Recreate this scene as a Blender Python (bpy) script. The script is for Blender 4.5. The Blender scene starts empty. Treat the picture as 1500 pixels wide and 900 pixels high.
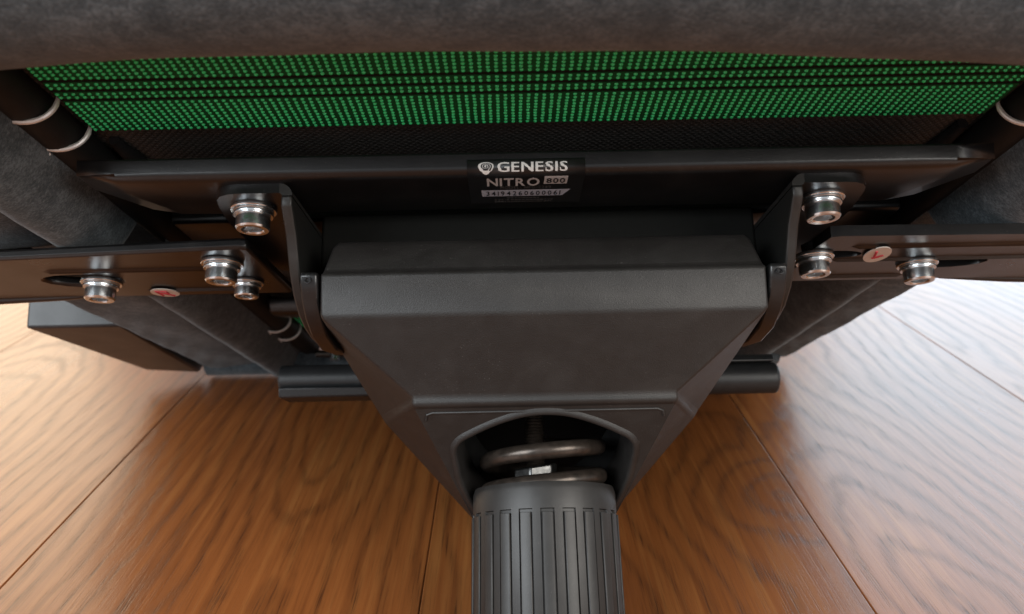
import bpy, bmesh, math, random
from mathutils import Vector, Matrix
random.seed(7)
S = bpy.context.scene
COL = S.collection
R = math.radians

# ------------------------------------------------------------------ camera, light, exposure
CAM_H = 0.2335
cam_d = bpy.data.cameras.new("camera"); cam = bpy.data.objects.new("camera", cam_d); COL.objects.link(cam)
cam.location = (-0.0125, 0, CAM_H)
cam.rotation_euler = (R(72.256), R(1.036), R(-0.540))
cam_d.sensor_width = 36; cam_d.lens = 27.05; cam_d.clip_start = 0.01; cam_d.clip_end = 60
cam_d.dof.use_dof = True; cam_d.dof.focus_distance = 0.295; cam_d.dof.aperture_fstop = 13
S.camera = cam
S.view_settings.view_transform = 'Standard'; S.view_settings.look = 'None'
S.view_settings.exposure = 0.0; S.view_settings.gamma = 1
W = bpy.data.worlds.new("World"); S.world = W; W.use_nodes = True
bg = W.node_tree.nodes["Background"]
bg.inputs[0].default_value = (0.92, 0.96, 1.0, 1); bg.inputs[1].default_value = 0.58

def area(name, loc, target, sx, sy, watts, color):
    l = bpy.data.lights.new(name, 'AREA'); l.shape = 'RECTANGLE'; l.size = sx; l.size_y = sy
    l.energy = watts; l.color = color
    o = bpy.data.objects.new(name, l); COL.objects.link(o); o.location = loc
    o.rotation_euler = (Vector(target) - Vector(loc)).to_track_quat('-Z', 'Y').to_euler()
    return o
area("window_light_right", (1.9, 2.3, 1.05), (0.3, 0.4, 0.1), 1.9, 1.9, 50, (0.62, 0.85, 1.0))
area("window_light_left", (-2.0, 2.0, 0.95), (-0.2, 0.4, 0.1), 1.6, 1.6, 32, (1.0, 0.82, 0.56))
area("room_light", (-1.55, -1.15, 1.35), (0, 0.3, 0.12), 1.5, 1.4, 62, (0.90, 0.96, 1.0))
area("room_light_right", (1.45, -1.15, 1.15), (0, 0.3, 0.12), 1.3, 1.2, 40, (1.0, 0.95, 0.88))

# ------------------------------------------------------------------ materials
def newmat(name):
    m = bpy.data.materials.new(name); m.use_nodes = True
    nt = m.node_tree; b = nt.nodes["Principled BSDF"]
    return m, nt, b
def N(nt, typ, **kw):
    n = nt.nodes.new(typ)
    for k, v in kw.items():
        if k in ('operation', 'blend_type', 'noise_dimensions', 'data_type', 'feature', 'wave_type', 'use_clamp'): setattr(n, k, v)
        else: n.inputs[k.replace('_', ' ')].default_value = v
    return n
def L(nt, a, b): nt.links.new(a, b)
def mth(nt, op, a, b=None, c=None):
    n = nt.nodes.new('ShaderNodeMath'); n.operation = op
    for i, v in enumerate((a, b, c)):
        if v is None: continue
        if isinstance(v, (int, float)): n.inputs[i].default_value = v
        else: L(nt, v, n.inputs[i])
    return n.outputs[0]
def ramp(nt, fac, stops):
    r = nt.nodes.new('ShaderNodeValToRGB'); e = r.color_ramp.elements
    e[0].position, e[0].color = stops[0][0], (*stops[0][1], 1)
    e[1].position, e[1].color = stops[-1][0], (*stops[-1][1], 1)
    for p, c in stops[1:-1]:
        x = e.new(p); x.color = (*c, 1)
    L(nt, fac, r.inputs[0]); return r.outputs[0]
def bump(nt, b, h, strength, dist):
    n = nt.nodes.new('ShaderNodeBump'); n.inputs['Strength'].default_value = strength; n.inputs['Distance'].default_value = dist
    L(nt, h, n.inputs['Height']); L(nt, n.outputs[0], b.inputs['Normal']); return n
def noise(nt, vec, scale, detail=3, rough=0.55, dist=0.0):
    n = nt.nodes.new('ShaderNodeTexNoise'); n.inputs['Scale'].default_value = scale
    n.inputs['Detail'].default_value = detail; n.inputs['Roughness'].default_value = rough; n.inputs['Distortion'].default_value = dist
    if vec is not None: L(nt, vec, n.inputs['Vector'])
    return n.outputs[0]
def objco(nt): return nt.nodes.new('ShaderNodeTexCoord').outputs['Object']
def scaled(nt, vec, s):
    n = nt.nodes.new('ShaderNodeMapping'); n.inputs['Scale'].default_value = s; L(nt, vec, n.inputs['Vector']); return n.outputs[0]

def mat_speckled(name, c0, c1, rough, spec, nscale, bstr, bdist, bscale=None, metallic=0.0, r2=None, dust=0):
    m, nt, b = newmat(name); co = objco(nt)
    f = noise(nt, co, nscale, 4)
    col = ramp(nt, f, [(0.3, c0), (0.7, c1)])
    if dust:
        d = mth(nt, 'MULTIPLY', mth(nt, 'GREATER_THAN', noise(nt, co, 1500, 1, 0.3), 0.735), mth(nt, 'GREATER_THAN', noise(nt, co, 45, 2), 0.52))
        sm = noise(nt, scaled(nt, co, (1, 1, 1.6)), 26, 4, 0.6, 1.2); sm = mth(nt, 'MULTIPLY', mth(nt, 'MAXIMUM', mth(nt, 'SUBTRACT', sm, 0.5), 0.0), 0.10)
        mx = nt.nodes.new('ShaderNodeMix'); mx.data_type = 'RGBA'; L(nt, mth(nt, 'MULTIPLY_ADD', d, 0.28 * dust, sm), mx.inputs[0]); L(nt, col, mx.inputs[6]); mx.inputs[7].default_value = (0.30, 0.28, 0.26, 1); col = mx.outputs[2]
    L(nt, col, b.inputs['Base Color'])
    b.inputs['Metallic'].default_value = metallic; b.inputs['Specular IOR Level'].default_value = spec
    g = noise(nt, co, nscale * 0.35, 4)
    rr = mth(nt, 'MULTIPLY_ADD', g, (r2 if r2 is not None else 0.14), rough - 0.5 * (r2 if r2 is not None else 0.14)); L(nt, rr, b.inputs['Roughness'])
    if bstr: bump(nt, b, noise(nt, co, bscale or nscale, 2), bstr, bdist)
    return m

M = {}
M['black_metal'] = mat_speckled('black_metal', (0.006, 0.006, 0.0065), (0.009, 0.009, 0.0095), 0.30, 0.55, 120, 0.25, 0.00012, 900, dust=.3)
M['black_edge'] = mat_speckled('black_edge', (0.03, 0.03, 0.03), (0.07, 0.07, 0.068), 0.5, 0.45, 500, 0.5, 0.0003, 900)
M['cover'] = mat_speckled('cover', (0.0112, 0.0098, 0.0090), (0.0148, 0.0132, 0.0123), 0.48, 0.5, 180, 0.5, 0.0002, 2300, dust=.3)  # black plastic, its warm tint standing in for light bounced off the floor
M['knob'] = mat_speckled('knob', (0.0165, 0.0152, 0.0140), (0.0215, 0.0200, 0.0187), 0.45, 0.5, 250, 0.3, 0.0001, 2500, dust=.25)
M['plastic_dark'] = mat_speckled('plastic_dark', (0.014, 0.015, 0.016), (0.021, 0.022, 0.023), 0.42, 0.5, 160, 0.3, 0.0002, 1200)
M['zinc'] = mat_speckled('zinc', (0.66, 0.72, 0.76), (0.84, 0.87, 0.88), 0.25, 0.5, 400, 0.15, 0.0001, 800, 1.0)
M['spring_steel'] = mat_speckled('spring_steel', (0.034, 0.027, 0.022), (0.075, 0.058, 0.047), 0.30, 0.6, 300, 0.3, 0.0001, 900, 0.6)
M['ring_wire'] = mat_speckled('ring_wire', (0.75, 0.75, 0.74), (0.9, 0.89, 0.87), 0.40, 0.5, 500, 0.2, 0.0001, 900, 0.35)
M['tube_black'] = mat_speckled('tube_black', (0.008, 0.008, 0.008), (0.012, 0.012, 0.012), 0.62, 0.35, 200, 0.2, 0.0002, 900)
M['zinc_dull'] = mat_speckled('zinc_dull', (0.10, 0.10, 0.10), (0.22, 0.22, 0.215), 0.40, 0.5, 500, 0.3, 0.0002, 700, 1.0)
M['cord'] = mat_speckled('cord', (0.010, 0.010, 0.010), (0.022, 0.02, 0.02), 0.85, 0.2, 300, 0.6, 0.0004, 1500)

def mat_suede():
    m, nt, b = newmat('suede'); co = objco(nt)
    a = noise(nt, co, 48, 5, 0.6, 0.6); f = noise(nt, scaled(nt, co, (1, 1.3, 1)), 850, 3, 0.7); h = noise(nt, co, 190, 4, 0.65)
    v = mth(nt, 'ADD', mth(nt, 'MULTIPLY', a, 0.30), mth(nt, 'ADD', mth(nt, 'MULTIPLY', f, 0.42), mth(nt, 'MULTIPLY', h, 0.28)))
    L(nt, ramp(nt, v, [(0.40, (0.023, 0.031, 0.037)), (0.5, (0.054, 0.067, 0.076)), (0.60, (0.116, 0.137, 0.152))]), b.inputs['Base Color'])
    b.inputs['Roughness'].default_value = 0.95; b.inputs['Specular IOR Level'].default_value = 0.1
    b.inputs['Sheen Weight'].default_value = 0.25; b.inputs['Sheen Roughness'].default_value = 0.5
    bump(nt, b, mth(nt, 'ADD', f, mth(nt, 'MULTIPLY', h, 0.8)), 0.55, 0.0006); return m
M['suede'] = mat_suede()

def mat_lining():
    m, nt, b = newmat('lining'); co = objco(nt)
    mp = nt.nodes.new('ShaderNodeMapping'); mp.inputs['Rotation'].default_value = (0, 0, R(45)); mp.inputs['Scale'].default_value = (1, 1, 0); L(nt, co, mp.inputs[0])
    s = nt.nodes.new('ShaderNodeSeparateXYZ'); L(nt, mp.outputs[0], s.inputs[0])
    k = 2 * math.pi / 0.0021
    p = mth(nt, 'MAXIMUM', mth(nt, 'SINE', mth(nt, 'MULTIPLY', s.outputs[0], k)), mth(nt, 'SINE', mth(nt, 'MULTIPLY', s.outputs[1], k)))
    p = mth(nt, 'ADD', p, mth(nt, 'MULTIPLY', noise(nt, co, 500, 3), 0.8))
    L(nt, ramp(nt, mth(nt, 'MULTIPLY', p, 0.6), [(0.2, (0.105, 0.094, 0.085)), (0.9, (0.050, 0.045, 0.041))]), b.inputs['Base Color'])
    b.inputs['Roughness'].default_value = 0.62; b.inputs['Specular IOR Level'].default_value = 0.35
    bump(nt, b, p, 0.7, -0.0003); return m
M['lining'] = mat_lining()

def mat_plain(name, c, rough=0.5, spec=0.5, metallic=0.0):
    m, nt, b = newmat(name); co = objco(nt)
    f = noise(nt, co, 600, 2)
    L(nt, ramp(nt, f, [(0.3, tuple(x * 0.88 for x in c)), (0.7, c)]), b.inputs['Base Color'])
    b.inputs['Roughness'].default_value = rough; b.inputs['Specular IOR Level'].default_value = spec; b.inputs['Metallic'].default_value = metallic
    return m
M['green_thread'] = mat_plain('green_thread', (0.03, 0.82, 0.28), 0.18, 0.6)
M['green_web'] = mat_plain('green_web', (0.008, 0.09, 0.030), 0.8, 0.2)
M['web_black'] = mat_plain('web_black', (0.012, 0.012, 0.011), 0.9, 0.1)
M['label_film'] = mat_plain('label_film', (0.010, 0.010, 0.0105), 0.34, 0.5)
M['print_white'] = mat_plain('print_white', (0.72, 0.72, 0.70), 0.5)
M['print_grey'] = mat_plain('print_grey', (0.46, 0.47, 0.48), 0.5)
M['print_blue'] = mat_plain('print_blue', (0.40, 0.44, 0.52), 0.5)
M['print_dark'] = mat_plain('print_dark', (0.012, 0.012, 0.014), 0.5)
M['print_dim'] = mat_plain('print_dim', (0.10, 0.10, 0.10), 0.5)
M['sticker'] = mat_plain('sticker', (0.72, 0.66, 0.60), 0.6)
M['ink_red'] = mat_plain('ink_red', (0.60, 0.06, 0.08), 0.6)

def mat_wood():
    m, nt, b = newmat('oak'); co = objco(nt)
    oi = nt.nodes.new('ShaderNodeObjectInfo'); rnd = oi.outputs['Random']
    add = nt.nodes.new('ShaderNodeVectorMath'); add.operation = 'ADD'; L(nt, co, add.inputs[0])
    cmb = nt.nodes.new('ShaderNodeCombineXYZ'); L(nt, mth(nt, 'MULTIPLY', rnd, 0.0), cmb.inputs[0]); L(nt, mth(nt, 'MULTIPLY', rnd, 9.0), cmb.inputs[1]); L(nt, mth(nt, 'MULTIPLY', rnd, 17.0), cmb.inputs[2]); L(nt, cmb.outputs[0], add.inputs[1])
    p = add.outputs[0]
    s = nt.nodes.new('ShaderNodeSeparateXYZ'); L(nt, co, s.inputs[0])
    x, y = s.outputs[0], s.outputs[1]
    wob = mth(nt, 'SUBTRACT', noise(nt, scaled(nt, p, (5, 1.4, 1)), 2.2, 3, 0.5), 0.5)
    wob2 = mth(nt, 'SUBTRACT', noise(nt, scaled(nt, p, (9, 4.5, 1)), 3.0, 3, 0.55), 0.5)
    xc = mth(nt, 'ADD', mth(nt, 'ADD', x, mth(nt, 'MULTIPLY', mth(nt, 'SUBTRACT', rnd, 0.5), 0.20)), mth(nt, 'MULTIPLY', wob, 0.05))
    zc = mth(nt, 'ADD', mth(nt, 'MULTIPLY', wob2, 0.026), mth(nt, 'MULTIPLY', mth(nt, 'SUBTRACT', noise(nt, scaled(nt, p, (0.5, 1, 1)), 3.2, 1, 0.4), 0.42), 0.32))
    rad = mth(nt, 'SQRT', mth(nt, 'ADD', mth(nt, 'MULTIPLY', xc, xc), mth(nt, 'MULTIPLY', zc, zc)))
    ring = mth(nt, 'MULTIPLY_ADD', mth(nt, 'SINE', mth(nt, 'MULTIPLY', rad, 2 * math.pi / 0.0130)), 0.5, 0.5)
    ring = mth(nt, 'POWER', ring, 3.0)                                   # narrow early-wood lines
    pore = noise(nt, scaled(nt, p, (1500, 40, 1)), 1.0, 3, 0.6)           # short open pores along the grain
    porem = mth(nt, 'SMOOTH_MIN', mth(nt, 'MULTIPLY', mth(nt, 'MAXIMUM', mth(nt, 'SUBTRACT', pore, 0.51), 0.0), 6.0), 1.0, 0.1)
    poreR = mth(nt, 'MULTIPLY', porem, mth(nt, 'MULTIPLY_ADD', ring, 0.7, 0.55))
    fibre = noise(nt, scaled(nt, p, (260, 5, 1)), 1.0, 4, 0.6)
    blot = noise(nt, scaled(nt, p, (9, 3, 1)), 1.0, 4, 0.6)
    base = mth(nt, 'ADD', mth(nt, 'MULTIPLY', fibre, 0.5), mth(nt, 'MULTIPLY', blot, 0.5))
    c = ramp(nt, base, [(0.30, (0.165, 0.048, 0.0130)), (0.5, (0.275, 0.088, 0.0230)), (0.70, (0.38, 0.150, 0.042))])
    dk = mth(nt, 'MINIMUM', mth(nt, 'ADD', mth(nt, 'MULTIPLY', ring, 0.30), mth(nt, 'MULTIPLY', poreR, 0.46)), 0.85)
    mx = nt.nodes.new('ShaderNodeMix'); mx.data_type = 'RGBA'; L(nt, dk, mx.inputs[0]); L(nt, c, mx.inputs[6]); mx.inputs[7].default_value = (0.055, 0.017, 0.006, 1)
    hsv = nt.nodes.new('ShaderNodeHueSaturation'); L(nt, mx.outputs[2], hsv.inputs['Color']); L(nt, mth(nt, 'MULTIPLY_ADD', rnd, 0.35, 0.85), hsv.inputs['Value'])
    L(nt, hsv.outputs[0], b.inputs['Base Color'])
    L(nt, mth(nt, 'ADD', mth(nt, 'MULTIPLY_ADD', blot, 0.14, 0.22), mth(nt, 'MULTIPLY', dk, 0.12)), b.inputs['Roughness'])
    b.inputs['Specular IOR Level'].default_value = 0.55
    hgt = mth(nt, 'SUBTRACT', mth(nt, 'MULTIPLY', fibre, 0.35), mth(nt, 'ADD', mth(nt, 'MULTIPLY', poreR, 0.9), mth(nt, 'MULTIPLY', ring, 0.22)))
    bump(nt, b, hgt, 0.15, 0.0004)
    return m
M['oak'] = mat_wood()
M['sub'] = mat_plain('sub', (0.05, 0.02, 0.008), 0.9, 0.1)

# ------------------------------------------------------------------ mesh helpers (chair coordinates: X right, Y to the back of the seat, Z up)
P0 = Vector((0, 0.600, 0.104))             # where the rear edge of the seat meets the floor
def obj(name, verts, faces, mat, parent=None, smooth=40, bev=0, seg=2, base=True, loc=None, rot=None):
    me = bpy.data.meshes.new(name)
    if base and parent is not None and loc is None: verts = [Vector(v) - P0 for v in verts]
    me.from_pydata([tuple(v) for v in verts], [], faces)
    bm = bmesh.new(); bm.from_mesh(me); bmesh.ops.recalc_face_normals(bm, faces=bm.faces); bm.to_mesh(me); bm.free()
    return link(name, me, mat, parent, smooth, bev, seg, loc, rot)
def link(name, me, mat, parent, smooth=40, bev=0, seg=2, loc=None, rot=None):
    me.materials.clear(); me.materials.append(M[mat])
    if smooth:
        me.polygons.foreach_set('use_smooth', [True] * len(me.polygons)); me.set_sharp_from_angle(angle=R(smooth))
    o = bpy.data.objects.new(name, me); COL.objects.link(o)
    if parent: o.parent = parent
    if loc is not None: o.location = loc
    if rot is not None: o.rotation_euler = rot
    if bev:
        b = o.modifiers.new('bevel', 'BEVEL'); b.width = bev; b.segments = seg; b.limit_method = 'ANGLE'; b.angle_limit = R(28); b.harden_normals = False
    return o
class MB:
    def __init__(s): s.v = []; s.f = []
    def add(s, v, f):
        n = len(s.v); s.v += [Vector(x) for x in v]; s.f += [tuple(i + n for i in q) for q in f]
    def box(s, x0, x1, y0, y1, z0, z1):
        s.add([(x, y, z) for x in (x0, x1) for y in (y0, y1) for z in (z0, z1)],
              [(0, 1, 3, 2), (4, 6, 7, 5), (0, 4, 5, 1), (2, 3, 7, 6), (0, 2, 6, 4), (1, 5, 7, 3)])
    def prism_x(s, prof, x0, x1):       # (Y,Z) outline pulled along X
        n = len(prof)
        s.add([(x0, y, z) for y, z in prof] + [(x1, y, z) for y, z in prof],
              [tuple(range(n)), tuple(range(2 * n - 1, n - 1, -1))] + [(i, (i + 1) % n, n + (i + 1) % n, n + i) for i in range(n)])
    def lathe(s, prof, c, seg=32, close=True):   # (r, z) profile round a vertical axis at c
        v = []; n = len(prof)
        for k in range(seg):
            a = 2 * math.pi * k / seg
            v += [(c[0] + r * math.cos(a), c[1] + r * math.sin(a), c[2] + z) for r, z in prof]
        f = [(k * n + i, ((k + 1) % seg) * n + i, ((k + 1) % seg) * n + i + 1, k * n + i + 1) for k in range(seg) for i in range(n - 1)]
        if close:
            f += [tuple(k * n for k in range(seg)), tuple(k * n + n - 1 for k in range(seg))]
        s.add(v, f)
    def tube(s, pts, r, seg=10, cap=True):
        pts = [Vector(p) for p in pts]; v = []; up = None
        for i, p in enumerate(pts):
            t = (pts[min(i + 1, len(pts) - 1)] - pts[max(i - 1, 0)]).normalized()
            if up is None: up = t.orthogonal().normalized()
            up = (up - t * up.dot(t)).normalized(); w = t.cross(up)
            rr = r[i] if isinstance(r, (list, tuple)) else r
            v += [p + up * (rr * math.cos(2 * math.pi * k / seg)) + w * (rr * math.sin(2 * math.pi * k / seg)) for k in range(seg)]
        f = [(i * seg + k, i * seg + (k + 1) % seg, (i + 1) * seg + (k + 1) % seg, (i + 1) * seg + k) for i in range(len(pts) - 1) for k in range(seg)]
        if cap: f += [tuple(range(seg)), tuple(range((len(pts) - 1) * seg, len(pts) * seg))]
        s.add(v, f)
    def out(s, name, mat, parent, **k): return obj(name, s.v, s.f, mat, parent, **k)
def grid(fn, nu, nv):
    v = [fn(i / nu, j / nv) for j in range(nv + 1) for i in range(nu + 1)]
    f = [(j * (nu + 1) + i, j * (nu + 1) + i + 1, (j + 1) * (nu + 1) + i + 1, (j + 1) * (nu + 1) + i) for j in range(nv) for i in range(nu)]
    return v, f
def sheet(name, outline, holes, z, t, mat, parent, bev=0.0012):   # flat plate with holes, thickness t upwards
    bm = bmesh.new(); edges = []
    for loop in [outline] + holes:
        vs = [bm.verts.new(Vector((x, y, z)) - P0) for x, y in loop]
        edges += [bm.edges.new((vs[i], vs[(i + 1) % len(vs)])) for i in range(len(vs))]
    bmesh.ops.triangle_fill(bm, edges=edges, use_beauty=True)
    r = bmesh.ops.extrude_face_region(bm, geom=bm.faces[:])
    bmesh.ops.translate(bm, vec=(0, 0, t), verts=[g for g in r['geom'] if isinstance(g, bmesh.types.BMVert)])
    bmesh.ops.recalc_face_normals(bm, faces=bm.faces)
    me = bpy.data.meshes.new(name); bm.to_mesh(me); bm.free()
    return link(name, me, mat, parent, 35, bev, 2)
def rounded(poly, r, n=4):
    out = []
    for i, p in enumerate(poly):
        p = Vector(p); a = (Vector(poly[i - 1]) - p); b = (Vector(poly[(i + 1) % len(poly)]) - p)
        q = min(r[i] if isinstance(r, list) else r, a.length * .45, b.length * .45); s = p + a.normalized() * q; e = p + b.normalized() * q
        for k in range(n + 1):
            t = k / n; w = s.lerp(p, t).lerp(p.lerp(e, t), t); out.append((w.x, w.y))
    return out
def slot(cx, cy, lx, ly, n=16, sx=0):
    return [(cx + lx * math.cos(2 * math.pi * k / n) + sx * 0, cy + ly * math.sin(2 * math.pi * k / n)) for k in range(n)]
def sstep(a, b, x):
    t = max(0, min(1, (x - a) / (b - a))); return t * t * (3 - 2 * t)
def hsh(x, y): 
    return math.sin(x * 61.3 + y * 37.1) * .5 + math.sin(x * 143.7 - y * 97.9 + 1.3) * .3 + math.sin(x * 23.1 + y * 211.0) * .2

# ------------------------------------------------------------------ floor
floor_v = [(-4, -3, -0.012), (4, -3, -0.012), (4, 5, -0.012), (-4, 5, -0.012)]
floor = obj('floor', floor_v, [(0, 1, 2, 3)], 'sub', None)
floor['kind'] = 'structure'; floor['label'] = 'brown oak plank floor with open grain under the chair'
PW = 0.201; PL = 1.9; J0 = -0.0555
pb = MB(); pb.box(-PW / 2 + .0001, PW / 2 - .0001, -PL / 2 + .0001, PL / 2 - .0001, -0.011, 0.0)
plank0 = pb.out('plank', 'oak', floor, base=False, bev=0.0006, seg=2)
first = True
for i in range(-8, 9):
    off = random.uniform(0, PL)
    for j in range(-1, 3):
        yy = -1.0 + j * PL + (off if i not in (-1, 0, 1) else 1.05 + 0.12 * i)
        if yy - PL / 2 > 4.6 or yy + PL / 2 < -1.2: continue
        o = plank0 if first else plank0.copy()
        if not first: COL.objects.link(o)
        first = False
        o.location = (J0 + PW * (i + .5), yy, random.uniform(-0.0003, 0.0))

# ------------------------------------------------------------------ the chair
chair = bpy.data.objects.new('gaming_chair', None); COL.objects.link(chair)
chair.location = (0, 0.5625, 0.0); chair.rotation_euler = (R(-32.361), 0, 0)
chair['label'] = 'dark upholstered desk chair without its base, underside and tilt mechanism showing, resting on oak planks'
chair['category'] = 'chair'

# seat cushion body above everything (dark upholstery)
def cushion(u, v):
    a = 2 * math.pi * v
    return None
mb = MB(); mb.prism_z = None
cs = [(-.30, .15), (.30, .15), (.30, .335), (.235, .36), (.205, .592), (-.245, .592), (-.245, .465), (-.30, .465)]
mb.add([(x, y, .1425) for x, y in cs] + [(x, y, .215) for x, y in cs], [tuple(range(8)), tuple(range(15, 7, -1))] + [(i, (i + 1) % 8, 8 + (i + 1) % 8, 8 + i) for i in range(8)])
cush = mb.out('seat_cushion', 'suede', chair, bev=0.004, seg=3)
mb = MB(); mb.box(-0.19, 0.19, 0.60, 0.665, 0.215, 0.78)
mb.out('backrest', 'suede', chair, bev=0.03, seg=4)

# front bolster
def fb(u, v):
    x = -0.25 + 0.50 * u; a = 2 * math.pi * v
    r = 0.034 + 0.0006 * hsh(x * .6, v * .3)
    cy = 0.165 - 0.005 * math.cos(x * 9); cz = 0.1452 - 0.0024 * (x / 0.13) ** 2 - 0.020 * x - 0.0006 * math.sin(x * 21)
    return (x, cy + r * 1.05 * math.cos(a), cz + r * math.sin(a))
v, f = grid(fb, 60, 32)
obj('front_bolster', v, f, 'suede', chair, smooth=60)

# side bolsters (underside upholstery), front and rear of the arm bracket
def side_bolster(sgn, y0, y1, xo, name='side_bolster', z_off=0.0, xi=0.170):
    def fn(u, v):
        v = 1 - (1 - v) ** 1.4; y = y0 + (y1 - y0) * v
        inner = xi + 0.005 * v; seam = inner + 0.024 + 0.006 * v
        x = inner + (xo - inner) * (u ** 1.35)
        if x < seam:
            t = (x - inner) / (seam - inner)
            z = 0.128 - 0.021 * math.sin(math.pi * min(1, t * .93 + .0)) ** 0.6 - 0.004 * t
        else:
            d = (x - seam); z = 0.1165 - 0.0045 * (1 - math.exp(-d / .012)) + 0.0004 * hsh(x * 2, y * 2)
        e = sstep(0.0, 0.009, (y1 - y))
        z = z + (0.138 - z) * (1 - e) ** 1.5
        z += 0.0003 * hsh(x * 3 + .2, y * 2)
        e2 = sstep(0.0, 0.008, xo - x); z += (0.134 - z) * (1 - e2) ** 2
        return (sgn * x, y, z + z_off)
    v, f = grid(fn, 64, 60)
    o = obj(name, v, f, 'suede', chair, smooth=70)
    return o
bolL = side_bolster(-1, 0.13, 0.324, 0.34); bolR = side_bolster(1, 0.13, 0.329, 0.34)
rearL = side_bolster(-1, 0.335, 0.603, 0.252, z_off=-0.0025); rearR = side_bolster(1, 0.335, 0.603, 0.2105, z_off=-0.0025, xi=0.15)
# piping seam lines on the front pieces
for sgn, o in ((-1, bolL), (1, bolR)):
    mb = MB(); mb.tube([(sgn * (0.170 + .005 * t + .024 + .006 * t + 0.0008), 0.13 + .185 * t, 0.1155) for t in [k / 12 for k in range(13)]], 0.0009, 8)
    pp = mb.out('piping', 'suede', o)
# rear apron: cloth closing the back end of the seat
def apron(u, v):
    x = -0.25 + 0.447 * u; a = math.pi * v
    return (x, 0.600 - 0.012 * math.cos(a) - .004, 0.1185 - 0.013 * math.sin(a) + .0006 * hsh(x, v))
v, f = grid(apron, 40, 12); obj('rear_apron', v, f, 'suede', chair, smooth=70)

# lining cloth
def lin(u, v):
    x = -0.175 + .35 * u; y = 0.15 + .46 * v
    return (x, y, 0.1375 + 0.0008 * hsh(x * .6, y * .8) + 0.004 * sstep(.28, .34, y))
v, f = grid(lin, 40, 60); obj('lining_cloth', v, f, 'lining', chair, smooth=70)

# side frame tubes
for sgn in (-1, 1):
    mb = MB(); mb.tube([(sgn * 0.1725, 0.13, 0.1345), (sgn * 0.1715, 0.30, 0.132), (sgn * 0.169, 0.59, 0.126)], 0.0080, 18)
    mb.out('frame_tube', 'tube_black', chair)
    mb = MB(); mb.tube([(sgn * 0.159, 0.262, 0.1362), (sgn * 0.158, 0.29, 0.1350), (sgn * 0.158, 0.34, 0.1325)], [.002, .0042, .0045], 12)
    mb.out('edge_cord', 'cord', chair)

# elastic straps with green stitches
def strap(y_back, rows, x0, x1, z, y_front):
    mb = MB(); mb.box(x0, x1, y_front, y_back, z, z + 0.0016)
    st = mb.out('elastic_strap', 'web_black', chair)
    bm = bmesh.new(); bands = MB(); dots = MB()
    pitch = 0.00262; n = int((x1 - x0) / pitch)
    y = y_back - 0.0012; run0 = y
    for g, k in enumerate(rows):
        b0 = y + .0009
        for r in range(k):
            for c in range(n):
                cx = x0 + (c + .5) * pitch + random.uniform(-.00012, .00012); cy = y + random.uniform(-.0001, .0001); a, bb, hh = 0.00080, 0.00070, 0.00085
                vs = [(cx, cy, z - hh)]; 
                for ring_, (q, zz) in enumerate(((.62, .72), (1.0, 0.0))):
                    vs += [(cx + a * q * math.cos(m * math.pi / 3.5), cy + bb * q * math.sin(m * math.pi / 3.5), z - .00012 - hh * zz) for m in range(7)]
                fs = [(0, 1 + m, 1 + (m + 1) % 7) for m in range(7)] + [(1 + m, 8 + m, 8 + (m + 1) % 7, 1 + (m + 1) % 7) for m in range(7)]
                dots.add(vs, fs)
            y -= 0.00201
        bands.box(x0 + .0005, x1 - .0005, y + .0009, b0, z - .00025, z + .0004)
        y -= 0.0018
    d = dots.out('green_stitches', 'green_thread', st, smooth=80, base=True); d['kind'] = 'stuff'
    bands.out('woven_band', 'green_web', st)
    return st
strap(0.2512, [10, 2, 2, 10], -0.1605, 0.1605, 0.1345, 0.197)
strap(0.545, [10, 2, 2, 10], -0.1605, 0.1605, 0.1290, 0.487)

# hog rings clamping the straps
def hog_ring(sgn, y, z):
    mb = MB(); cx = sgn * 0.1712; pts = []
    for k in range(19):
        a = R(-172 + 190 * k / 18); pts.append((cx - sgn * 0.0100 * math.cos(a), y + 0.0022 * math.cos(a), z + 0.0092 * math.sin(a)))
    mb.tube(pts, [0.0004 + .0005 * min(1, k / 3, (18 - k) / 3) for k in range(19)], 8)
    mb.tube([(pts[6][0], pts[6][1] + .0004, pts[6][2] - .0004), (pts[6][0] - sgn * .0006, pts[6][1] + .0024, pts[6][2] - .0016)], 0.0005, 6)
    return mb.out('hog_ring', 'ring_wire', chair)
for sgn, ys in ((-1, (0.2275, 0.2475, 0.505, 0.53)), (1, (0.2205, 0.2425, 0.505, 0.53))):
    for y in ys: hog_ring(sgn, y, 0.1345 if y < .4 else 0.127)

# front rail: folded sheet with ridge
RAIL = [(0.2474, 0.1207), (0.2476, 0.1200), (0.2479, 0.1158), (0.2482, 0.1150), (0.2488, 0.1144), (0.2498, 0.11395), (0.2512, 0.1138), (0.2560, 0.1138), (0.2600, 0.1138), (0.2798, 0.1138), (0.2816, 0.1145), (0.2819, 0.1160)]
def rail_at(q, off):          # point at arc length q down the folded sheet, lifted off its outer face
    for (a, za), (b, zb) in zip(RAIL[1:], RAIL[2:]):
        l = math.hypot(b - a, zb - za)
        if q <= l or b > 0.279:
            t = q / l; ny, nz = (zb - za) / l, -(b - a) / l
            return a + (b - a) * t + ny * off, za + (zb - za) * t + nz * off
        q -= l
mb = MB(); n = len(RAIL); xs = []
vv = []; cols = 24
for k in range(cols + 1):
    t = -1 + 2 * k / cols
    for i, (y, z) in enumerate(RAIL):
        w = 0.1605 if y < .2601 else 0.1605 - 0.016 * (y - .26) / .026
        e = 1 - sstep(0.90, 1.0, abs(t)) * (0.6 if 2 < i else 0)
        vv.append((t * w - .002, y, z + (1 - e) * 0.004))
ff = [(k * n + i, (k + 1) * n + i, (k + 1) * n + i + 1, k * n + i + 1) for k in range(cols) for i in range(n - 1)]
rail = obj('front_rail', vv, ff, 'black_metal', chair, smooth=50)
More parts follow.
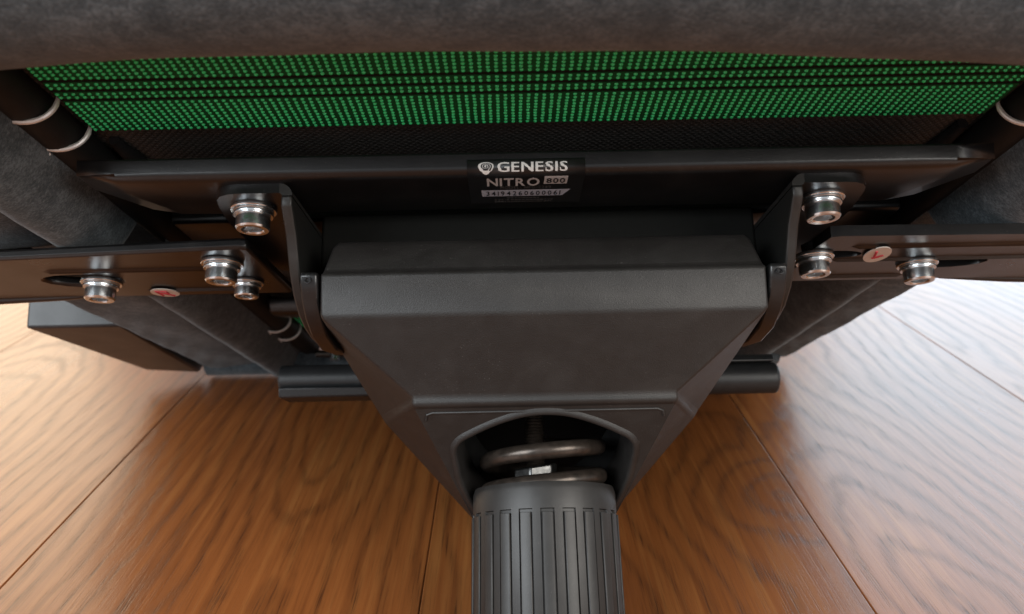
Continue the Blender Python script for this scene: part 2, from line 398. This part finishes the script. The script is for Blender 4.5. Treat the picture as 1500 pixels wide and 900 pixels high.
sm = rail.modifiers.new('thickness', 'SOLIDIFY'); sm.thickness = 0.0016; sm.offset = 0
mb = MB(); mb.prism_x([(0.311, 0.1235), (0.3125, 0.1220), (0.336, 0.1220), (0.338, 0.1235), (0.338, .128), (.311, .128)], -0.158, 0.158)
mb.out('seat_rail', 'black_metal', chair, bev=0.0012)
mb = MB(); mb.prism_x([(0.452, 0.124), (0.456, 0.1185), (0.464, 0.1185), (0.492, 0.124), (0.492, .128), (0.452, .128)], -0.160, 0.160)
mb.out('rear_rail', 'black_metal', chair, bev=0.002)
mb = MB(); mb.tube([(-0.160, 0.575, 0.1165), (0.160, 0.575, 0.1165)], 0.0028, 12)
rod = mb.out('cross_rod', 'spring_steel', chair)
mb = MB(); mb.tube([(-0.146, 0.574, 0.1115), (-0.146, 0.574, 0.1225)], 0.0038, 12); mb.out('rod_clip', 'zinc', rod)

# rating label and its print, following the folded rail
LX0, LX1 = -0.0263, 0.0150
lab_v = []; ys = [0.0020 + (0.0316 - 0.0020) * k / 40 for k in range(41)]
for q in ys:
    y, z = rail_at(q, 0.0010); lab_v += [(LX0, y, z), (LX1, y, z)]
label = obj('rating_label', lab_v, [(2 * k, 2 * k + 1, 2 * k + 3, 2 * k + 2) for k in range(40)], 'label_film', chair, smooth=60)
so = label.modifiers.new('thickness', 'SOLIDIFY'); so.thickness = 0.0001; so.offset = 0
def onrail(x, q, lift=0.0): y, z = rail_at(q, 0.00118 + lift); return (x, y, z)
def text_mesh(s, bold=0.0):
    cu = bpy.data.curves.new('t', 'FONT'); cu.body = s; cu.resolution_u = 3; cu.offset = bold
    o = bpy.data.objects.new('t', cu); COL.objects.link(o)
    bpy.context.view_layer.update()
    me = bpy.data.meshes.new_from_object(o.evaluated_get(bpy.context.evaluated_depsgraph_get()))
    bpy.data.objects.remove(o); bpy.data.curves.remove(cu)
    return me
def lettering(name, s, x0, x1, yt, yb, mat, parent, bold=0.0, lift=0.0, track=0.0, place=onrail):
    """write s between x0..x1, capital tops at yt and baseline at yb"""
    verts = []; faces = []; pen = 0
    caps = 0
    for ch in s:
        if ch == ' ': pen += 0.45; continue
        me = text_mesh(ch, bold); n = len(verts); mx = min(v.co.x for v in me.vertices); Mx = max(v.co.x for v in me.vertices)
        caps = max(caps, max(v.co.y for v in me.vertices))
        bm = bmesh.new(); bm.from_mesh(me); bmesh.ops.triangulate(bm, faces=bm.faces); bmesh.ops.subdivide_edges(bm, edges=bm.edges[:], cuts=5, use_grid_fill=True); bm.to_mesh(me); bm.free()
        verts += [(pen + v.co.x - mx, v.co.y) for v in me.vertices]; faces += [tuple(n + i for i in p.vertices) for p in me.polygons]
        pen += Mx - mx + 0.11 + track
        bpy.data.meshes.remove(me)
    wid = max(v[0] for v in verts)
    out = [place(x0 + (x1 - x0) * a / wid, yb + (yt - yb) * b / caps, lift) for a, b in verts]
    return obj(name, out, faces, mat, parent, smooth=0)
lettering('brand_lettering', 'GENESIS', -0.0157, 0.0088, 0.00316, 0.0057, 'print_white', label, 0.022)
lettering('product_lettering', 'NITRO', -0.0196, -0.0008, 0.0083, 0.0148, 'print_grey', label, 0.022)
def bar(name, pts, mat, parent, lift=0.0):     # printed patch, subdivided so that it follows the fold
    (ax, ay), (bx_, by), (cx_, cy_), (dx, dy) = pts
    v, f = grid(lambda u, w: onrail((ax * (1 - u) + bx_ * u) * (1 - w) + (dx * (1 - u) + cx_ * u) * w, (ay * (1 - u) + by * u) * (1 - w) + (dy * (1 - u) + cy_ * u) * w, lift), 4, 16)
    return obj(name, v, f, mat, parent, smooth=0)
bx = bar('number_box', [(0.0009, 0.0074), (0.0092, 0.0074), (0.0090, 0.0137), (0.0007, 0.0137)], 'print_grey', label)
lettering('number_lettering', '800', 0.0016, 0.0083, 0.0086, 0.0127, 'print_dark', label, 0.02, 0.00012)
lettering('model_lettering', 'MODEL: NFG-2249', -0.0149, 0.0034, 0.0152, 0.0176, 'print_dim', label, 0.0, 0, 0.12)
bar('serial_strip', [(-0.0219, 0.0186), (0.0107, 0.0186), (0.0080, 0.0243), (-0.0217, 0.0243)], 'print_blue', label)
lettering('serial_lettering', '34194260600061', -0.0201, 0.0072, 0.0195, 0.0234, 'print_dark', label, 0.014, 0.00012, 0.16)
# rows of print too fine to read: broken dashes
mb = MB()
for row, (yy, xa, xb) in enumerate(((0.0256, -0.0125, -0.0012), (0.0275, -0.0172, 0.0042), (0.0292, -0.0172, 0.0046))):
    x = xa
    while x < xb:
        w = random.uniform(.0004, .0012)
        mb.add([onrail(x, yy), onrail(x + w, yy), onrail(x + w, yy + .0007), onrail(x, yy + .0007)], [(0, 1, 2, 3)]); x += w + random.uniform(.0002, .0006)
mb.out('fine_print', 'print_dim', label, smooth=0)
# drop-shaped emblem with a spiral
cx, cyb, sx, sy = -0.0197, 0.0044, 0.0027, 0.00135
def drop(k, n=48):
    a = 2 * math.pi * k / n - math.pi / 2; px, py = math.cos(a), math.sin(a)
    if py > 0.42: w = (1 - py) / 0.58; px = math.copysign(0.9075 * w ** .9, px) if abs(px) > 1e-6 else 0; py = 0.42 + (1.55 - 0.42) * (1 - w)
    return px, py
rings = [1.0, .75, .5, .25]; ev = []; ef = []
for q in rings:
    for k in range(48):
        px, py = drop(k); ev.append(onrail(cx + sx * px * q, cyb + sy * py * q))
ev.append(onrail(cx, cyb))
for r_ in range(3): ef += [(r_ * 48 + k, r_ * 48 + (k + 1) % 48, r_ * 48 + 48 + (k + 1) % 48, r_ * 48 + 48 + k) for k in range(48)]
ef += [(144 + k, 144 + (k + 1) % 48, 192) for k in range(48)]
em = obj('emblem', ev, ef, 'print_white', label, smooth=0)
sv = []; sf = []
turns = 2.35; ns = 60
for k in range(ns + 1):
    t = k / ns; a = turns * 2 * math.pi * t - 1.2; r = 0.10 + 0.66 * t; w = 0.085
    for q in (r - w, r + w): sv.append(onrail(cx + sx * q * math.cos(a), cyb + sy * q * math.sin(a), 0.00012))
sf = [(2 * k, 2 * k + 1, 2 * k + 3, 2 * k + 2) for k in range(ns)]
obj('spiral', sv, sf, 'print_dark', em, smooth=0)

# ------------------------------------------------------------------ bolts: one built with parts, the rest copied
def hex_bolt():
    mb = MB(); r = 0.0065
    mb.lathe([(0.0064, 0.0), (r, -0.0004), (r, -0.0049), (0.0060, -0.0056), (0.0043, -0.0056), (0.0037, -0.0050), (0.0034, -0.0026)], (0, 0, 0), 36, False)
    # hexagonal socket floor
    mb.add([(0.0036 * math.cos(R(60 * k)), 0.0036 * math.sin(R(60 * k)), -0.0027) for k in range(6)], [(0, 1, 2, 3, 4, 5)])
    mb.add([(0.0035 * math.cos(R(60 * k)), 0.0035 * math.sin(R(60 * k)), z) for z in (-0.0053, -0.0027) for k in range(6)], [(k, (k + 1) % 6, 6 + (k + 1) % 6, 6 + k) for k in range(6)])
    b = mb.out('bolt', 'zinc', chair, base=False, loc=(0, 0, 0), smooth=35)
    w = MB(); w.lathe([(0.005, 0.0036), (0.0086, 0.0036), (0.0088, 0.0033), (0.0088, 0.0022), (0.0085, 0.0019), (0.005, 0.0019)], (0, 0, 0), 36)
    w.out('washer', 'zinc', b, base=False, loc=(0, 0, 0), smooth=35)
    w = MB(); w.lathe([(0.005, 0.0018), (0.0074, 0.0018), (0.0076, 0.0015), (0.0076, 0.0003), (0.0074, 0.0000), (0.005, 0.0)], (0, 0, 0), 36)
    w.out('spring_washer', 'zinc', b, base=False, loc=(0, 0, 0), smooth=35)
    return b
bolt0 = hex_bolt(); kids = list(bolt0.children); used = False
def put_bolt(x, y, z, sc=1.0, rz=0):
    global used
    if not used: b = bolt0; used = True
    else:
        b = bolt0.copy(); COL.objects.link(b)
        for k in kids:
            c = k.copy(); COL.objects.link(c); c.parent = b
    b.location = Vector((x, y, z - 0.0036 * sc)) - P0; b.scale = (sc * .95,) * 3; b.rotation_euler = (0, 0, rz)
    return b

# ------------------------------------------------------------------ mounting brackets (flange, curved web, inner ear)
for sgn in (-1, 1):
    out = rounded([(sgn * 0.0930, 0.2525), (sgn * 0.1165, 0.2525), (sgn * 0.121, 0.280), (sgn * 0.119, 0.345), (sgn * 0.0930, 0.351)], [0.00002, .009, .009, .009, 0.00002])
    br = sheet('mounting_bracket', out, [], 0.1094, 0.0036, 'black_metal', chair, 0.0006)
    bc = (sgn * 0.0930, 0.1084); bo = []; nb = 8
    for yy in (0.2525, 0.351):
        for rr in (0.0046, 0.0010): bo += [(bc[0] - sgn * rr * math.sin(R(90 * k / nb)), yy, bc[1] + rr * math.cos(R(90 * k / nb))) for k in range(nb + 1)]
    m_ = nb + 1; bf = []
    for k in range(nb): bf += [(k, k + 1, m_ + k + 1, m_ + k), (2 * m_ + k, 2 * m_ + k + 1, 3 * m_ + k + 1, 3 * m_ + k), (k, k + 1, 2 * m_ + k + 1, 2 * m_ + k), (m_ + k, m_ + k + 1, 3 * m_ + k + 1, 3 * m_ + k)]
    obj('bracket_bend', bo, bf, 'knob', br, smooth=40)
    prof = [(0.2525, 0.1086), (0.2532, 0.105), (0.2572, 0.1005), (0.2608, 0.0965), (0.2645, 0.090), (0.2682, 0.0838), (0.2740, 0.0775), (0.282, 0.0722), (0.291, 0.0692), (0.302, 0.0674), (0.3256, 0.0668), (0.345, 0.071), (0.356, 0.082), (0.358, 0.1086)]
    mb = MB(); a, b = sorted((sgn * 0.0925, sgn * 0.0884)); mb.prism_x(prof, a, b)
    wb = mb.out('bracket_web', 'knob', br, bev=0.0009, base=True)
    wb.data.materials.append(M['web_black'])
    for pg in wb.data.polygons: pg.material_index = 1 if abs(pg.normal.x) > .9 else 0  # broad sides coloured blacker, standing in for the dark surroundings they reflect
    ear = [(0.300, 0.0835), (0.2622, 0.0830), (0.2612, 0.0818), (0.2625, 0.0780), (0.2660, 0.0725), (0.2720, 0.0675), (0.281, 0.0635), (0.297, 0.0615), (0.320, 0.0640), (0.325, .0835)]
    mb = MB(); a, b = sorted((sgn * 0.0868, sgn * 0.0806)); mb.prism_x(ear, a, b)
    eo = mb.out('pivot_ear', 'black_metal', br, bev=0.0008)
    ring = MB(); ring.tube([(sgn * 0.0838 + .0011 * math.cos(R(30 * k)), 0.2611 + 0.00025 * math.sin(R(30 * k)), 0.0795 + .0011 * math.sin(R(30 * k))) for k in range(13)], 0.0003, 6)
    ring.out('pivot_mark', 'print_dark', eo)
    put_bolt(sgn * 0.1050 - 0.0012, 0.2660, 0.1096)

# ------------------------------------------------------------------ arm brackets
def arm_bracket(sgn, bolts, slots, stk, letter):
    o1 = [(sgn * 0.114, 0.2845), (sgn * 0.118, 0.2835), (sgn * 0.31, 0.300 if sgn < 0 else 0.288), (sgn * 0.31, 0.3535), (sgn * 0.205, 0.349 if sgn < 0 else 0.345), (sgn * 0.114, 0.3485 if sgn < 0 else 0.345)]
    if sgn < 0: o1 = o1[::-1]
    pl = sheet('arm_bracket', o1, [slot(*s) for s in slots], 0.1000, 0.0046, 'black_metal', chair, 0.0014)
    # pressed stiffening ribs
    for (xa, xb, yy, w) in ((0.128, 0.205, 0.3085, .0022), (0.134, 0.175, 0.3385, .0018)) if sgn < 0 else ((0.13, 0.20, 0.2965, .002), (0.128, 0.305, 0.3135, .0016), (0.13, 0.165, .338, .0018)):
        mb = MB(); xa, xb = sorted((sgn * xa, sgn * xb))
        mb.add([(xa, yy - w, .1003), (xb, yy - w, .1003), (xb + .004, yy, .1003), (xb, yy + w, .1003), (xa, yy + w, .1003), (xa - .004, yy, .1003), (xa, yy, .0989), (xb, yy, .0989)],
               [(0, 1, 7, 6), (1, 2, 7), (2, 3, 7), (3, 4, 6, 7), (4, 5, 6), (5, 0, 6)])
        mb.out('pressed_rib', 'black_metal', pl, smooth=70)
    # rolled far lip
    mb = MB(); P = [(sgn * 0.315, 0.3545), (sgn * 0.26, 0.3545), (sgn * 0.222, 0.3515), (sgn * 0.19, 0.3485)]
    mb.tube([(x, y - .002, 0.1015) for x, y in P], [0.0032, .0032, .0026, .0012], 12); mb.out('rolled_lip', 'black_metal', pl)
    for b in bolts: put_bolt(*b)
    (sx0, sy0, a, b, th) = stk
    pts = []
    for k in range(28):
        t = 2 * math.pi * k / 28; x, y = a * math.cos(t), b * math.sin(t)
        pts.append((sx0 + x * math.cos(th) - y * math.sin(th), sy0 + x * math.sin(th) + y * math.cos(th), 0.0988))
    mb = MB(); mb.add(pts + [(x, y, 0.0992) for x, y, _ in pts], [tuple(range(28))] + [(k, (k + 1) % 28, 28 + (k + 1) % 28, 28 + k) for k in range(28)])
    st = mb.out('letter_sticker', 'sticker', pl, smooth=0)
    st['label'] = 'small oval white sticker with a red letter %s' % letter
    if letter == 'R':
        strokes = [[(-.5, -.55), (-.3, .6)], [(-.5, -.5), (.25, -.5), (.3, -.05), (-.38, 0)], [(-.1, .0), (.55, .55)]]
    else:
        strokes = [[(-.25, -.55), (-.12, .35)], [(-.28, .35), (.45, .05)], [(-.1, .3), (.2, .2)]]
    mb = MB()
    for s in strokes:
        q = []
        for u, w in s:
            x, y = a * u, b * w
            q.append((sx0 + x * math.cos(th) - y * math.sin(th), sy0 + x * math.sin(th) + y * math.cos(th), 0.0987))
        mb.tube(q, 0.0005, 6)
    mb.out('red_letter', 'ink_red', st)
    return pl
arm_bracket(-1, [(-0.1905, 0.3225, 0.1000), (-0.1294, 0.2995, 0.1000), (-0.1285, 0.3275, 0.1000, 0.84)], [(-0.1985, 0.3225, 0.0165, 0.0085)], (-0.1705, 0.3400, 0.0062, 0.0064, 0.1), 'R')
arm_bracket(1, [(0.1150, 0.3065, 0.1000), (0.1650, 0.3190, 0.1000), (0.1085, 0.3420, 0.1000, 0.84)], [(0.1760, 0.3195, 0.0200, 0.0085), (0.1230, 0.3065, 0.0125, 0.0050)], (0.1410, 0.3045, 0.0052, 0.0100, -0.22), 'L')

mb = MB(); mb.box(-0.0887, 0.0887, 0.2960, 0.40, 0.0960, 0.1185)
mb.out('gap_shade_block', 'web_black', chair, bev=0.0015)  # block added in dead black for the shade in the gap above the cover

# ------------------------------------------------------------------ tilt mechanism cover
def cover():
    lv = [  # z, y front, half width, y of flank back, half width there
        (0.0975, 0.2715, 0.0760, 0.3200, 0.0765),
        (0.0942, 0.2682, 0.0770, 0.3200, 0.0780),
        (0.0835, 0.2645, 0.0795, 0.3200, 0.0805),
        (0.0822, 0.2626, 0.0798, 0.3200, 0.0815),
        (0.0668, 0.2640, 0.0795, 0.3100, 0.0840),
        (0.0405, 0.2830, 0.0490, 0.3400, 0.0700),
        (0.0372, 0.2832, 0.0490, 0.3410, 0.0680),
        (0.0362, 0.2856, 0.0482, 0.3410, 0.0670),
        (-0.0080, 0.3300, 0.0270, 0.3600, 0.0275)]
    v = []; f = []
    for z, yf, w, yb, wb in lv:
        v += [(-w, yf, z), (w, yf, z), (wb, yb, z), (wb * .96, 0.41, z + .004), (-wb * .96, 0.41, z + .004), (-wb, yb, z)]
    for i in range(len(lv) - 1):
        a, b = i * 6, i * 6 + 6
        for k in range(6):
            if i == len(lv) - 2 and k == 0: continue      # lower face is built separately, with the opening
            f.append((a + k, a + (k + 1) % 6, b + (k + 1) % 6, b + k))
    f += [tuple(range(6))]
    return v, f
v, f = cover()
mech = obj('mechanism_cover', v, f, 'cover', chair, smooth=35, bev=0.0022, seg=3)
# lower front face with the round opening left free, and the bell collar round the spring
AX, AY = 0.0, 0.322
bm = bmesh.new()
def low(x, s): return (x, 0.2856 + (0.3300 - 0.2856) * s, 0.0362 + (-0.0080 - 0.0362) * s)
FL = math.hypot(0.0444, 0.0442)
half = [(.0185, 1.0), (.0245, .88), (.0285, .75), (.0318, .58), (.0330, .44), (.0335, .35), (.0331, .295), (.0312, .250), (.0275, .210), (.0220, .160), (.0150, .108), (.0075, .070), (0.0, .058)]
half = [(x, q * FL) for x, q in half]
path = [(-x, d) for x, d in half] + half[-2::-1]
def smooth_path(P, n=4):
    out = []
    for i in range(len(P) - 1):
        a, b, c, d = (Vector(P[max(0, min(len(P) - 1, k))]) for k in (i - 1, i, i + 1, i + 2))
        for k in range(n):
            t = k / n; out.append(.5 * ((2 * b) + (c - a) * t + (2 * a - 5 * b + 4 * c - d) * t * t + (3 * b - a - 3 * c + d) * t ** 3))
    return out + [Vector(P[-1])]
path = smooth_path(path)
def off_path(d):          # moved outwards by d in the plane of the face
    o = []
    for i, p in enumerate(path):
        t = (path[min(i + 1, len(path) - 1)] - path[max(i - 1, 0)]).normalized(); q = p + Vector((t.y, -t.x)) * -d * -1
        o.append(q)
    o[0].y = o[-1].y = FL; return o
arc = [low(x, d / FL) for x, d in off_path(0.0030)][::-1]
loop = [low(-.027, 1), low(-.0482, 0), low(.0482, 0), low(.027, 1)] + arc
vs = [bm.verts.new(Vector(p) - P0) for p in loop]
edges = [bm.edges.new((vs[i], vs[(i + 1) % len(vs)])) for i in range(len(vs))]
bmesh.ops.triangle_fill(bm, edges=edges, use_beauty=True)
me = bpy.data.meshes.new('lower_face'); bm.to_mesh(me); bm.free()
link('lower_face', me, 'cover', mech, 35)
fn_ = Vector((0, 0.0362 + 0.0080, 0.3300 - 0.2856)).normalized() * -1      # outward normal of the lower face
vv = []; PR = [(0.0030, 0.0), (0.0022, .0007), (0.0014, .0011), (0.0006, .0011), (0.0001, .0005), (0.0, -.0006), (-0.0002, -.0200)]
rows = [off_path(o_) for o_, _ in PR]; nn = len(PR)
for k in range(len(path)):
    for r_, (_, pr) in enumerate(PR): vv.append(Vector(low(rows[r_][k].x, rows[r_][k].y / FL)) + fn_ * pr)
ff = [(k * nn + i, (k + 1) * nn + i, (k + 1) * nn + i + 1, k * nn + i + 1) for k in range(len(path) - 1) for i in range(nn - 1)]
obj('opening_rim', vv, ff, 'cover', mech, smooth=80)
def rim_z(dy): return 0.0251 - (0.30 if dy < 0 else 1.16) * dy
BR = 0.0355
v = []; seg = 64
prof = [(BR, 0.008), (BR - 0.0006, 0.030)]
n = len(prof)
for k in range(seg):
    a = 2 * math.pi * k / seg
    for r, dz in prof:
        dy = BR * math.sin(a); v.append((AX + r * math.cos(a), AY + r * math.sin(a), rim_z(dy) + dz))
f = [(k * n + i, ((k + 1) % seg) * n + i, ((k + 1) % seg) * n + i + 1, k * n + i + 1) for k in range(seg) for i in range(n - 1)]
obj('spring_collar', v, f, 'tube_black', mech, smooth=60)  # inner wall coloured black to deepen the shade inside the opening
mb = MB(); mb.lathe([(0.0365, 0.0), (0.0365, 0.003)], (AX, AY, 0.052), 32); mb.out('collar_light_stop', 'black_metal', mech)  # disc added to stop light leaking in and keep the opening dark

mb = MB(); mb.tube([low(-.0445, .085) , low(-.0440, .045), low(-.042, .030), low(.042, .030), low(.0440, .045), low(.0445, .085)], 0.00055, 8)
mb.out('lip_bead', 'cover', mech)
# coil spring, adjusting rod and nut
pts = []
for k in range(150):
    t = k / 149; a = 2 * math.pi * 2.05 * t + R(75)
    pts.append((AX + 0.0228 * math.cos(a), AY + 0.0228 * math.sin(a), 0.0030 + 0.0240 * t))
mb = MB(); mb.tube(pts, 0.0033, 14); mb.out('coil_spring', 'spring_steel', chair)
mb = MB(); prof = [(0.0034, 0.052)]
z = 0.052
while z > 0.006:
    prof += [(0.0039, z - 0.0005), (0.0034, z - 0.0011)]; z -= 0.00125
prof += [(0.0034, 0.004)]
mb.lathe(prof, (AX - .003, AY, 0), 24); rodo = mb.out('threaded_rod', 'spring_steel', chair, smooth=30)
mb = MB()
hexv = [(AX - .003 + 0.0092 * math.cos(R(60 * k + 14)), AY + 0.0092 * math.sin(R(60 * k + 14)), z + .0012 * math.cos(R(60 * k))) for z in (0.0118, 0.0165) for k in range(6)]
mb.add(hexv, [tuple(range(6)), tuple(range(6, 12))] + [(k, (k + 1) % 6, 6 + (k + 1) % 6, 6 + k) for k in range(6)])
mb.out('hex_nut', 'zinc_dull', rodo, bev=0.0008)
mb = MB(); mb.lathe([(0.004, .0086), (0.0130, .0086), (0.0130, .0103), (0.004, .0103)], (AX - .003, AY, 0), 32); mb.out('nut_washer', 'black_metal', rodo)

# ------------------------------------------------------------------ tension knob with raised ribs
KR = 0.0288
NR = 22
prof = [(0.0235, -0.004, 0), (0.0250, 0.0009, 0), (0.0262, 0.0014, 0), (0.0280, 0.0011, 0), (0.0289 - .0006, 0.0002, 0), (KR, -0.0014, 0), (KR, -0.0086, 0), (KR, -0.0089, 2), (KR, -0.0099, 2), (KR, -0.0100, 1), (KR + .0005, -0.0560, 1), (0.0285, -0.0575, 0), (0.010, -0.0575, 0)]
qs = [-.5, -.40, -.318, -.300, -.262, -.245, -.1, .1, .245, .262, .300, .318, .40]
v = []; n = len(prof); na = NR * len(qs)
for k in range(NR):
    for q in qs:
        a = -math.pi / 2 + 2 * math.pi * (k + q) / NR
        for r, z, g in prof:
            rr = r
            if (g == 1 and .255 < abs(q) < .31) or (g == 2 and abs(q) < .31): rr = r - 0.0008
            v.append((rr * math.cos(a), rr * math.sin(a), z))
f = [(k * n + i, ((k + 1) % na) * n + i, ((k + 1) % na) * n + i + 1, k * n + i + 1) for k in range(na) for i in range(n - 1)]
knob = obj('tension_knob', v, f, 'knob', chair, base=False, loc=Vector((AX, AY, 0.0060)) - P0, rot=(R(-5.0), 0, 0), smooth=40)
rv = []; w0 = 0.5 * math.radians(360 / NR) * 0.50; H = 0.0004
for (z, ww, tp) in ((-0.0106, 0.55, 0), (-0.0098, 1.0, 0), (-0.0560, 1.0, 0)):
    for q, rr in ((-1, KR - .0006), (-1, KR + H), (-.45, KR + H + .0001), (.45, KR + H + .0001), (1, KR + H), (1, KR - .0006)):
        a = -math.pi / 2 + q * w0 * ww; extra = 0.0005 * (-z / .057)
        rv.append(((rr + extra) * math.cos(a), (rr + extra) * math.sin(a), z))
rf = [(j * 6 + i, j * 6 + i + 1, j * 6 + 7 + i, j * 6 + 6 + i) for j in range(2) for i in range(5)] + [(0, 1, 2, 3, 4, 5), (12, 13, 14, 15, 16, 17)]
rib0 = obj('rib', rv, rf, 'knob', knob, base=False, loc=(0, 0, 0), smooth=30, bev=0.0003, seg=2)
for k in range(1, NR):
    c = rib0.copy(); COL.objects.link(c); c.parent = knob; c.rotation_euler = (0, 0, 2 * math.pi * k / NR)
rib0.rotation_euler = (0, 0, 0)

# ------------------------------------------------------------------ recline lever bar behind the mechanism
def octo(cy, cz, r, n=14, flat=None): return [(cy + r * math.cos(2 * math.pi * k / n), cz + r * math.sin(2 * math.pi * k / n)) for k in range(n)]
mb = MB(); mb.prism_x(octo(0.42, 0.0665, 0.0085, 20), 0.03, 0.1335)
lever = mb.out('lever_bar', 'plastic_dark', chair, bev=0.0015)
mb = MB(); mb.prism_x([(0.412, 0.0748), (0.415, 0.0790), (0.432, 0.0790), (0.432, 0.0740)], 0.03, 0.1315); mb.out('lever_cap', 'plastic_dark', lever, bev=0.001)
mb = MB(); mb.prism_x(octo(0.42, 0.0710, 0.0078, 20), -0.139, -0.03); mb.out('lever_sleeve', 'plastic_dark', lever, bev=0.0012)
mb = MB(); mb.prism_x([(0.411, 0.0652), (0.413, 0.0600), (0.432, 0.0600), (0.432, 0.0652)], -0.138, -0.088); mb.out('lever_tongue', 'plastic_dark', lever, bev=0.001)

# ------------------------------------------------------------------ plastic side cover at the rear left corner
v = [(-0.304, 0.452, 0.1335), (-0.304, 0.449, 0.1295), (-0.3035, 0.450, 0.1105), (-0.246, 0.450, 0.1105), (-0.246, 0.449, 0.1295), (-0.246, 0.452, 0.1335),
     (-0.304, 0.600, 0.150), (-0.300, 0.598, 0.135), (-0.2935, 0.585, 0.1085), (-0.258, 0.600, 0.1085), (-0.246, 0.600, 0.130), (-0.246, 0.602, 0.150)]
f = [(0, 1, 4, 5), (1, 2, 3, 4), (2, 8, 9, 3), (0, 6, 7, 1), (1, 7, 8, 2), (0, 5, 11, 6), (3, 9, 10, 4), (4, 10, 11, 5), (6, 11, 10, 7), (7, 10, 9, 8)]
obj('side_cover', v, f, 'plastic_dark', chair, smooth=30, bev=0.0016, seg=2)
